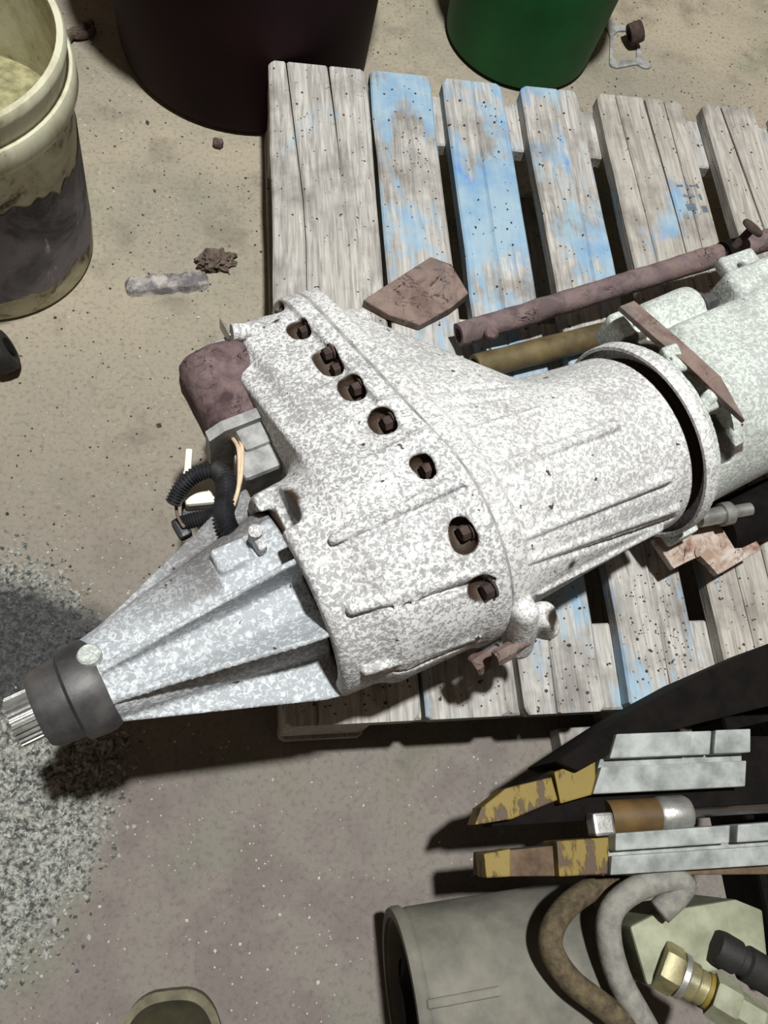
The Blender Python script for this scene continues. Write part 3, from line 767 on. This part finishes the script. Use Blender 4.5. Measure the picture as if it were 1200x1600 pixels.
# ------------------------------------------------------------ small things on the floor
gk = [(0.6625, 1.3304, 0.0020), (0.6729, 1.3356, 0.0020), (0.6833, 1.3195, 0.0020), (0.7146, 1.3208, 0.0020), (0.7388, 1.3192, 0.0020), (0.7203, 1.2413, 0.0020), (0.7322, 1.2276, 0.0020), (0.7371, 1.2130, 0.0020), (0.7227, 1.2076, 0.0020), (0.7075, 1.2173, 0.0020), (0.6623, 1.2009, 0.0020), (0.6488, 1.2058, 0.0020), (0.6642, 1.2814, 0.0020), (0.6641, 1.3024, 0.0020), (0.6537, 1.3184, 0.0020)]
gi = [(0.6858, 1.3039, 0.0020), (0.7275, 1.3104, 0.0020), (0.7093, 1.2329, 0.0020), (0.6642, 1.2180, 0.0020), (0.6604, 1.2327, 0.0020), (0.6724, 1.2896, 0.0020)]
bm = bmesh.new()
def ringmesh(bm, out, inn, z0, z1):
    """flat plate with one hole: bridge outer loop to nearest inner vertices"""
    n = len(out); cx = sum(p[0] for p in inn)/len(inn); cy = sum(p[1] for p in inn)/len(inn)
    N = 72
    def ray(poly, a):
        d = (math.cos(a), math.sin(a)); best = 0
        for i in range(len(poly)):
            x1, y1 = poly[i][0]-cx, poly[i][1]-cy; x2, y2 = poly[(i+1)%len(poly)][0]-cx, poly[(i+1)%len(poly)][1]-cy
            den = d[0]*(y2-y1)-d[1]*(x2-x1)
            if abs(den) < 1e-12: continue
            t = (x1*(y2-y1)-y1*(x2-x1))/den; u = (x1*d[1]-y1*d[0])/den
            if t > 0 and -1e-9 <= u <= 1+1e-9: best = max(best, t)
        return (cx+d[0]*best, cy+d[1]*best)
    L = [[bm.verts.new((*ray(poly, 2*PI*k/N), z)) for k in range(N)] for poly, z in ((out,z0),(out,z1),(inn,z1),(inn,z0))]
    for i in range(4):
        A, B = L[i], L[(i+1)%4]
        for k in range(N): bm.faces.new((A[k], A[(k+1)%N], B[(k+1)%N], B[k]))
ringmesh(bm, gk, gi, .0008, .0035)
tag(obj('gasket', bm, PLATEG), 'flat grey square gasket with corner ears lying on floor past the green bin', 'gasket')
bm = bmesh.new(); lathe(bm, [(.012,0),(.0185,0),(.0195,.002),(.0195,.022),(.0185,.024),(.012,.024),(.012,0)], Vector((0.6927, 1.2699, 0.0210)), (.8,.15,.35), 28, False)
tag(obj('bearing_ring', bm, RUST_B, None, angle=40), 'dark rusty bearing ring resting on the flat grey gasket', 'ring')
def lump(name, c, size, m, label, cat, rz=0., amp=.35, sub=3, seed=0, freq=2.4):
    bm = bmesh.new(); bmesh.ops.create_icosphere(bm, subdivisions=sub, radius=1)
    for v in bm.verts:
        k = 1+amp*mnoise.noise(v.co*freq+Vector((seed,0,0)))+amp*.6*mnoise.noise(v.co*freq*2.7+Vector((0,seed,0)))
        v.co = Vector((v.co.x*size[0]*k, v.co.y*size[1]*k, max(v.co.z*size[2]*k, -size[2]*.55)))
    o = obj(name, bm, m, None, smooth=False); o.location = (c[0], c[1], size[2]*.55+.0005); o.rotation_euler.z = rz
    return tag(o, label, cat)
MUD = m_simple('dried_grey_mud', (112,108,110), (184,178,172), 40, .95, 0, .9, .003, 5, (.42,.6))
MUDB = m_simple('brown_mud', (74,62,54), (116,102,90), 70, .95, 0, .9, .002)
bm = bmesh.new()
a, b = Vector((-0.2041, 0.6457, 0.0000)), Vector((-0.0869, 0.6643, 0.0000)); dx = (b-a); ny = Vector((-dx.y, dx.x, 0)).normalized(); nS = 46; rows = []
for i in range(nS+1):
    u = i/nS; c_ = a+dx*u
    w0 = -.0165+.004*mnoise.noise(Vector((u*9,0,1))); w1 = .0165+.005*mnoise.noise(Vector((u*7,4,0)))
    e = min(1, min(u, 1-u)*14)**.5
    row = []
    for q in range(9):
        f = q/8; y = (w0+(w1-w0)*f)*(.5+.5*e); z = .0115*(1-(2*f-1)**6)*(.35+.65*e)*(1+.35*mnoise.noise(Vector((u*16,f*4,3))))
        row.append(bm.verts.new((c_+ny*y).to_tuple()[:2]+(max(z, .0003),)))
    rows.append(row)
for A, B in zip(rows, rows[1:]):
    for q in range(8): bm.faces.new((A[q], B[q], B[q+1], A[q+1]))
    bm.faces.new((A[0], A[8], B[8], B[0]))
bm.faces.new(rows[0]); bm.faces.new(rows[-1])
tag(obj('mud_slab', bm, MUD), 'long flat slab of dried grey mud on floor between bucket and casting', 'mud')
lump('mud_clod', (-0.0778, 0.6982, 0.0050), (.026,.017,.012), MUDB, 'crumbled brown mud clod at the right end of the long grey mud slab', 'mud', .3, .5, 4, 3, 3.2)
lump('stone', (-0.0746, 0.9289, 0.0060), (.0085,.0085,.010), RUST_P, 'small dark round stone at the foot of the maroon bin', 'stone', 0, .25, 2, 5)
for i, (px, sz) in enumerate((((0.7444, 1.3051, 0.0040), 0),)): pass
bm = bmesh.new()
tube(bm, [(-0.3260, 1.1120, 0.0060), (-0.3072, 1.1361, 0.0100), (-0.2943, 1.1414, 0.0120), (-0.2817, 1.1696, 0.0080)], .007, 9, 6); tube(bm, [(-0.3232, 1.1418, 0.0060), (-0.3040, 1.1322, 0.0100), (-0.2832, 1.1422, 0.0070), (-0.2814, 1.1619, 0.0070)], .006, 9, 6)
jitter(bm, .004, 60)
tag(obj('twisted_scrap', bm, MUDB), 'twisted brown scrap strip on the shaded floor left of maroon bin', 'scrap')
# castor wheel at the left edge
ca = tag(empty('castor_wheel', (-0.3520, 0.5132, 0.0000)), 'black rubber castor wheel lying at left edge below the bucket', 'wheel')
bm = bmesh.new(); lathe(bm, [(.012,-.012),(.024,-.013),(.029,-.009),(.030,0),(.029,.009),(.024,.013),(.012,.012)], (0,0,.0305), (.86,.35,.25), 40); obj('tyre', bm, BLACK_R, ca, angle=35)
bm = bmesh.new(); lathe(bm, [(.004,-.016),(.013,-.0145),(.013,.0145),(.004,.016)], (0,0,.0305), (.86,.35,.25), 24); obj('hub', bm, DARK, ca, angle=35)

# ------------------------------------------------------------ timber offcut under the pallet's near side
bm = bmesh.new(); pp = [(0.3438, 0.0177, 0.0300), (0.4496, 0.0208, 0.0300), (0.4406, -0.0026, 0.0300), (0.3448, -0.0392, 0.0300)]
x0, y0 = (0.3426, 0.0099, 0.0300)[:2]
prism(bm, [(x0, .0-.004), (x0+.12, -.004), (x0+.12, -.075), (x0+.004, -.072)], .0005, .032, .002)
o = obj('timber_offcut', bm, WOOD); o['blue'] = -.3; o['warm'] = .2; o['seed'] = .9
tag(o, 'short pale timber offcut lying on floor against near edge of the pallet', 'timber')

# ------------------------------------------------------------ hydraulic machine at lower right
hm = tag(empty('hydraulic_lift', (.45, -.12, 0)), 'hydraulic lift with yellow tipped arms, grey rails and hoses at lower right', 'lift')
HI = Matrix.Translation((-.45, .12, 0))
def ho(name, bm, m, parent=hm, **k):
    bm.transform(HI); return obj(name, bm, m, parent, **k)
# angled dark beam
bm = bmesh.new()
pp = [(0.5222, 0.0540, 0.2350), (0.4283, 0.0233, 0.2350), (0.3388, -0.0136, 0.2350), (0.2529, -0.0560, 0.2350), (0.2754, -0.0661, 0.2350), (0.3444, -0.0368, 0.2350), (0.5036, -0.0127, 0.2350)]
prism(bm, [p[:2] for p in pp], .15, .235, .002); ho('angled_beam', bm, DARK)
def arm(tip, mid, z, name='arm'):
    bm = bmesh.new(); prism(bm, [p[:2] for p in tip], z-.03, z, .0015); ho(name+'_tip', bm, YEL)
    bm = bmesh.new(); prism(bm, [p[:2] for p in mid], z-.03, z-.001, .0015); ho(name, bm, DARK)
# upper arm: hooked, yellow on the outer edge
bm = bmesh.new(); prism(bm, [p[:2] for p in [(0.1709, -0.1069, 0.2200), (0.1789, -0.0922, 0.2200), (0.2049, -0.0766, 0.2200), (0.2527, -0.0690, 0.2200), (0.2559, -0.0903, 0.2200), (0.2076, -0.1043, 0.2200)]], .19, .22, .0015); ho('arm_tip', bm, YEL)
bm = bmesh.new(); prism(bm, [p[:2] for p in [(0.2553, -0.0645, 0.2220), (0.2999, -0.0526, 0.2220), (0.2951, -0.0870, 0.2220), (0.2572, -0.0939, 0.2220)]], .185, .222, .0015); ho('arm_band', bm, YEL)
bm = bmesh.new(); prism(bm, [p[:2] for p in [(0.1833, -0.0920, 0.2050), (0.2596, -0.0617, 0.2050), (0.3319, -0.0327, 0.2050), (0.5274, -0.0427, 0.2050), (0.5073, -0.1130, 0.2050), (0.1926, -0.1098, 0.2050)]], .17, .205, .0015); ho('arm', bm, DARK)
# lower arm
bm = bmesh.new(); prism(bm, [p[:2] for p in [(0.1766, -0.1321, 0.2200), (0.2030, -0.1296, 0.2200), (0.1998, -0.1533, 0.2200), (0.1766, -0.1526, 0.2200)]], .19, .22, .0015); ho('arm_tip', bm, YEL)
bm = bmesh.new(); prism(bm, [p[:2] for p in [(0.2474, -0.1262, 0.2240), (0.3002, -0.1265, 0.2240), (0.2931, -0.1582, 0.2240), (0.2451, -0.1567, 0.2240)]], .185, .224, .0015); ho('arm_band', bm, YEL)
bm = bmesh.new(); prism(bm, [p[:2] for p in [(0.1803, -0.1314, 0.2120), (0.2709, -0.1301, 0.2120), (0.4966, -0.1331, 0.2120), (0.4851, -0.1734, 0.2120), (0.1778, -0.1520, 0.2120)]], .17, .212, .0015); ho('arm', bm, m_simple('brown_rusty_arm', (70,52,38), (104,84,64), 60, .8, 0, .5))
# grey rails with stepped section: upper ledge, groove, lower chamfered ledge
def rail(tl, tr, br, bl, ledge, z, gaps):
    q = [Vector(p) for p in (tl, tr, br, bl)]
    bm = bmesh.new()
    def strip(f0, f1, za, zb, u0=0., u1=1., bev=.0012):
        pt = lambda u, f: (q[0].lerp(q[1], u)).lerp(q[3].lerp(q[2], u), f)
        a, b, c, d = pt(u0, f0), pt(u1, f0), pt(u1, f1), pt(u0, f1)
        prism(bm, [a[:2], b[:2], c[:2], d[:2]], z-.03, [za, za, zb, zb], bev)
    strip(.40, .60, z-.012, z-.012); strip(.55, 1., z-.004, z-.008)
    o = ho('rail', bm, GREYP)
    for u0, u1, zz in gaps:
        bm = bmesh.new(); strip(.0, .42, z+.006+zz, z+.004+zz, u0, u1, .0015); ho('rail_cap', bm, GREYP, o)
rail((0.3144, -0.0340, 0.2350), (0.4627, -0.0365, 0.2350), (0.4514, -0.0901, 0.2350), (0.2894, -0.0873, 0.2350), .4, .235, ((.02,.57,0),(.575,.72,-.003),(.73,.99,.002)))
rail((0.2997, -0.1232, 0.2350), (0.4898, -0.1247, 0.2350), (0.4787, -0.1631, 0.2350), (0.2942, -0.1590, 0.2350), .4, .235, ((.0,.62,0),(.66,1.,.001)))
# ram between the arms
a = Vector((0.3094, -0.1096, 0.2050)); b = Vector((0.4965, -0.1123, 0.2050)); d = (b-a).normalized()
bm = bmesh.new(); lathe(bm, [(.0165,0),(.0165,.052)], a, d, 28); ho('ram_gland', bm, m_simple('ochre_paint', (80,60,32), (104,80,44), 30, .6), angle=40)
bm = bmesh.new(); lathe(bm, [(.0155,.052),(.0175,.055),(.0175,.082),(.0155,.086)], a, d, 28); ho('ram_head', bm, STEEL, angle=40)
bm = bmesh.new(); lathe(bm, [(.0055,.086),(.0055,.3)], a, d, 20); ho('ram_rod', bm, CHROME, angle=40)
bm = bmesh.new(); box(bm, Vector((0.2972, -0.1148, 0.2150)), (.021,.021,.02), None, .003); ho('pivot_nut', bm, STEEL)
# crosshead carrying the arms, outside the frame
bm = bmesh.new(); box(bm, (.60,-.13,.145), (.10,.22,.13), None, .005); ho('crosshead', bm, DARK)
bm = bmesh.new(); box(bm, (.62,-.13,.04), (.16,.34,.078), None, .006); ho('base_frame', bm, DARK)
# fitting block, nuts, hoses
bm = bmesh.new(); pp = [(0.3225, -0.2076, 0.1900), (0.3545, -0.1976, 0.1900), (0.4381, -0.1932, 0.1900), (0.4646, -0.2051, 0.1900), (0.4584, -0.2482, 0.1900), (0.3301, -0.2576, 0.1900)]
prism(bm, [p[:2] for p in pp], .10, .19, .003); blk = ho('fitting_block', bm, GREENG)
fa = Vector((0.3490, -0.2424, 0.1900)); fd = Vector((0.4062, -0.2808, 0.2050))-fa; fd.normalize()
def fit(name, m, prof, n=6):
    bm = bmesh.new(); lathe(bm, prof, fa, fd, n); return ho(name, bm, m, blk, angle=30)
fit('hex_nut', BRASS, [(.012,-.004),(.0215,-.004),(.0225,0),(.0225,.012),(.0205,.015),(.01,.015)])
fit('washer', STEEL, [(.012,.015),(.0205,.015),(.0205,.020),(.0185,.022),(.012,.022)], 32)
fit('sleeve', BRASS, [(.012,.022),(.0175,.022),(.0175,.030),(.0155,.032),(.0155,.040),(.010,.040)], 32)
fit('lock_ring', YEL, [(.010,.040),(.0165,.040),(.0165,.044),(.012,.046)], 32)
fit('hex_nut', GREENG, [(.010,.046),(.0195,.046),(.021,.049),(.021,.066),(.0195,.069),(.009,.069)])
fit('gland_nut', GREENG, [(.008,.069),(.0165,.069),(.0165,.092),(.014,.095),(.0,.095)])
fb = Vector((0.4032, -0.2303, 0.1980)); fe = (Vector((0.4571, -0.2656, 0.2000))-fb).normalized()
bm = bmesh.new(); lathe(bm, [(.0,-.004),(.0145,-.002),(.016,.004),(.016,.02),(.0135,.022),(.0135,.028),(.0165,.03),(.0165,.08)], fb, fe, 28); ho('rubber_elbow', bm, BLACK_R, blk, angle=30)
def hose(pts, r, m, n=18):
    bm = bmesh.new(); tube(bm, pts, r, n, 10); return ho('hose', bm, m, smooth=True)
hose([(0.3495, -0.1965, 0.2000), (0.3686, -0.1827, 0.2050), (0.3745, -0.1730, 0.2080), (0.3554, -0.1681, 0.2080), (0.3198, -0.1764, 0.2080), (0.2983, -0.1917, 0.2060), (0.2924, -0.2154, 0.2050), (0.2975, -0.2474, 0.2030), (0.3128, -0.2799, 0.2000), (0.3398, -0.3217, 0.1800)], .0118, HOSE_G)
hose([(0.3460, -0.1622, 0.1600), (0.2937, -0.1725, 0.1800), (0.2539, -0.1889, 0.1950), (0.2349, -0.2129, 0.2050), (0.2480, -0.2422, 0.2070), (0.2811, -0.2699, 0.2050), (0.3247, -0.3080, 0.1900)], .0112, HOSE_B)
# grey drum / motor casing in front
dr = tag(empty('motor_drum', (.2, -.28, 0)), 'dusty grey horizontal drum with rolled rim at the bottom right below the yellow arms', 'drum')
DI = Matrix.Translation((-.2, .28, 0))
def do(name, bm, m, **k): bm.transform(DI); return obj(name, bm, m, dr, **k)
ax = Vector((1, .06, 0)).normalized(); c0 = Vector((.112, -.268, .094))
DUST = m_simple('dusty_grey_paint', (92,91,84), (128,125,114), 18, .8, 0, .3, .001, 5)
bm = bmesh.new(); lathe(bm, [(.03,.02),(.074,.02),(.076,.004),(.084,.004),(.085,.012),(.0865,.018),(.0865,.19),(.082,.20),(.03,.20)], c0, ax, 72); do('casing', bm, DUST, angle=30)
bm = bmesh.new(); lathe(bm, [(.079,.0),(.0875,.0),(.089,.004),(.089,.010),(.0865,.013),(.079,.012),(.079,.0)], c0, ax, 72, False); do('rim', bm, DUST, angle=40)
bm = bmesh.new(); lathe(bm, [(.0,.0),(.022,.0),(.027,.006),(.074,.0195)], c0, ax, 48, False); do('end_plate', bm, DARK, angle=40)
bm = bmesh.new(); box(bm, Vector((.155,-.252,.1805)), (.07,.008,.008), Matrix.Rotation(.06,3,'Z') @ Matrix.Rotation(-.25,3,'X'), .002); do('seam_strip', bm, DUST)
for x in (.14, .27):
    bm = bmesh.new(); box(bm, Vector((x, -.262, .0135)), (.03,.12,.026), None, .003); do('foot', bm, DARK)

# ------------------------------------------------------------ boot of the photographer
boot = tag(empty('rubber_boot', (-.115, -.39, 0)), 'dark olive rubber boot, only its toe showing at the bottom edge', 'boot')
OLB = m_simple('olive_rubber', (44,42,30), (66,62,44), 30, .5, 0, .2)
bm = bmesh.new(); rows = []
prof = [(.137,.012,.02,.022),(.133,.030,.012,.045),(.118,.043,.010,.062),(.09,.050,.010,.072),(.05,.050,.010,.082),(.01,.046,.010,.098),(-.03,.046,.010,.125),(-.06,.046,.010,.145),(-.09,.045,.010,.150),(-.12,.038,.012,.145),(-.138,.02,.02,.12)]
for y, w, z0, z1 in prof:
    row = []
    for q in range(20):
        a = 2*PI*q/20; cx_, sz_ = math.cos(a), math.sin(a)
        row.append(bm.verts.new((w*math.copysign(abs(cx_)**.75, cx_), y, (z0+z1)/2+(z1-z0)/2*math.copysign(abs(sz_)**.8, sz_))))
    rows.append(row)
sh = [(.13,.05),(.17,.052),(.24,.054),(.31,.058)]
top = []
for z, r in sh:
    top.append([bm.verts.new((r*.9*math.cos(2*PI*q/20), -.085+r*1.05*math.sin(2*PI*q/20), z)) for q in range(20)])
hl = [bm.verts.new((.044*math.cos(2*PI*q/20), -.085+.052*math.sin(2*PI*q/20), .012)) for q in range(20)]
for A, B in zip(rows, rows[1:]):
    for q in range(20): bm.faces.new((A[q], A[(q+1)%20], B[(q+1)%20], B[q]))
bm.faces.new(rows[0]); bm.faces.new(rows[-1])
for A, B in zip([hl]+top, top):
    for q in range(20): bm.faces.new((A[q], A[(q+1)%20], B[(q+1)%20], B[q]))
bm.faces.new(hl)
up = obj('upper', bm, OLB, boot, smooth=True)
md = up.modifiers.new('smooth', 'SUBSURF'); md.levels = 2; md.render_levels = 2
bm = bmesh.new()
so = [(.0,.146),(.026,.143),(.046,.122),(.056,.08),(.052,.02),(.044,-.05),(.046,-.11),(.03,-.145),(0,-.15)]
so = so + [(-x, y) for x, y in so[-2:0:-1]]
so = [p[:2] for p in spline([(x, y, 0) for x, y in so+so[:1]], 5)[:-1]]
prism(bm, so, .0008, .020, .003); obj('sole', bm, m_simple('worn_rubber_sole', (84,80,62), (120,114,92), 40, .8), boot)

# ------------------------------------------------------------ loose grit
def grit(name, pts, sizes, m, label, z=0.):
    n = len(pts); V = np.zeros((n, 6, 3)); base = np.array([[1,0,0],[0,1,0],[-1,0,0],[0,-1,0],[0,0,.8],[0,0,-.5]], float)
    a = rng.uniform(0, 2*PI, n); sx = sizes*rng.uniform(.6, 1.4, n); sy = sizes*rng.uniform(.6, 1.4, n)
    B = base[None]*rng.uniform(.7, 1.3, (n, 6, 1))
    X = B[:,:,0]*sx[:,None]; Y = B[:,:,1]*sy[:,None]
    V[:,:,0] = pts[:,0,None]+X*np.cos(a)[:,None]-Y*np.sin(a)[:,None]; V[:,:,1] = pts[:,1,None]+X*np.sin(a)[:,None]+Y*np.cos(a)[:,None]
    V[:,:,2] = z+(B[:,:,2]*.8+.35)*sizes[:,None]
    f = np.array([[0,1,4],[1,2,4],[2,3,4],[3,0,4],[1,0,5],[2,1,5],[3,2,5],[0,3,5]])
    Fc = (f[None]+6*np.arange(n)[:,None,None]).reshape(-1, 3)
    me = bpy.data.meshes.new(name); me.from_pydata(V.reshape(-1,3).tolist(), [], Fc.tolist())
    o = link(name, me, m); tag(o, label, 'grit', kind='stuff'); return o
PALE = m_simple('pale_chips', (176,172,160), (214,210,200), 300, .9)
DKCH = m_simple('dark_crumbs', (52,44,40), (84,74,66), 300, .95)
def m_gravel():
    n = NT('grey_gravel'); x, y, z = n.xyz()
    c = n.mix(n.step(n.noise(170, 2), .38, .62), lin(74,74,72), lin(172,172,165))
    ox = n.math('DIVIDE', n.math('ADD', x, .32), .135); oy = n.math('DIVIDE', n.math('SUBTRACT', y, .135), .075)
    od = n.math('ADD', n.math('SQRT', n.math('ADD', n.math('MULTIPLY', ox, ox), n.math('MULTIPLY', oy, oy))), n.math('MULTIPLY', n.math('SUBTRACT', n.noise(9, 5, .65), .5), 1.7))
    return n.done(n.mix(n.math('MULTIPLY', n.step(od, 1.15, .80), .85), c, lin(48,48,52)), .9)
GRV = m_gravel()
def scatter(n, x0, x1, y0, y1):
    return np.stack([rng.uniform(x0, x1, n), rng.uniform(y0, y1, n)], 1)
def off_things(p):
    k = np.ones(len(p), bool)
    k &= ~((p[:,0] > -.004)&(p[:,0] < .98)&(p[:,1] > -.005)&(p[:,1] < .96))
    for cx, cy, r in ((-.387,.712,.14),(-.03,1.16,.212),(.472,1.252,.143)): k &= (p[:,0]-cx)**2+(p[:,1]-cy)**2 > r*r
    k &= ~((p[:,0] > .30)&(p[:,1] < .0)); k &= ~((p[:,0] > .08)&(p[:,1] < -.17)); k &= ~((np.abs(p[:,0]+.115) < .06)&(p[:,1] < -.23))
    return p[k]
p = off_things(scatter(2600, -.6, 1.1, -.4, 1.6)); grit('pale_grit', p, rng.uniform(.0007, .0016, len(p))*np.where(rng.random(len(p)) < .04, 2.2, 1), PALE, 'tiny pale stone chips scattered over the whole concrete floor')
p = off_things(scatter(2600, -.6, 1.1, .2, 1.6)); grit('dark_grit', p, rng.uniform(.0008, .0020, len(p))*np.where(rng.random(len(p)) < .04, 2.0, 1), DKCH, 'tiny dark crumbs scattered over the floor behind the pallet')
q = scatter(24000, -.55, -.12, -.30, .30)
dd = np.sqrt(((q[:,0]+.335)/.16)**2+((q[:,1])/.24)**2)+rng.normal(0, .12, len(q))
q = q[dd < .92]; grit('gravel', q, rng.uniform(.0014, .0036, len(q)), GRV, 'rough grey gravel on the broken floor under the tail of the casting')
# crumbs of dirt on the boards
cr = []
for x0, x1 in ((0,.145),(.15,.243),(.2626,.357),(.3875,.482),(.5143,.662),(.6986,.792)):
    w = x1-x0; cr.append(scatter(int(420*w), x0+.004, x1-.004, .55, .94)); cr.append(scatter(int(900*w), x0+.004, x1-.004, .01, .16))
cr.append(np.stack([rng.normal(.20, .022, 60).clip(.155,.238), rng.normal(.80, .03, 60)], 1)); cr.append(np.stack([rng.normal(.445, .02, 60).clip(.392,.478), rng.normal(.07, .04, 60).clip(.005,.15)], 1))
cr = np.concatenate(cr); grit('dirt_crumbs', cr, rng.uniform(.0005, .0016, len(cr)), DKCH, 'dark dirt crumbs scattered on top of the pallet boards', PT)
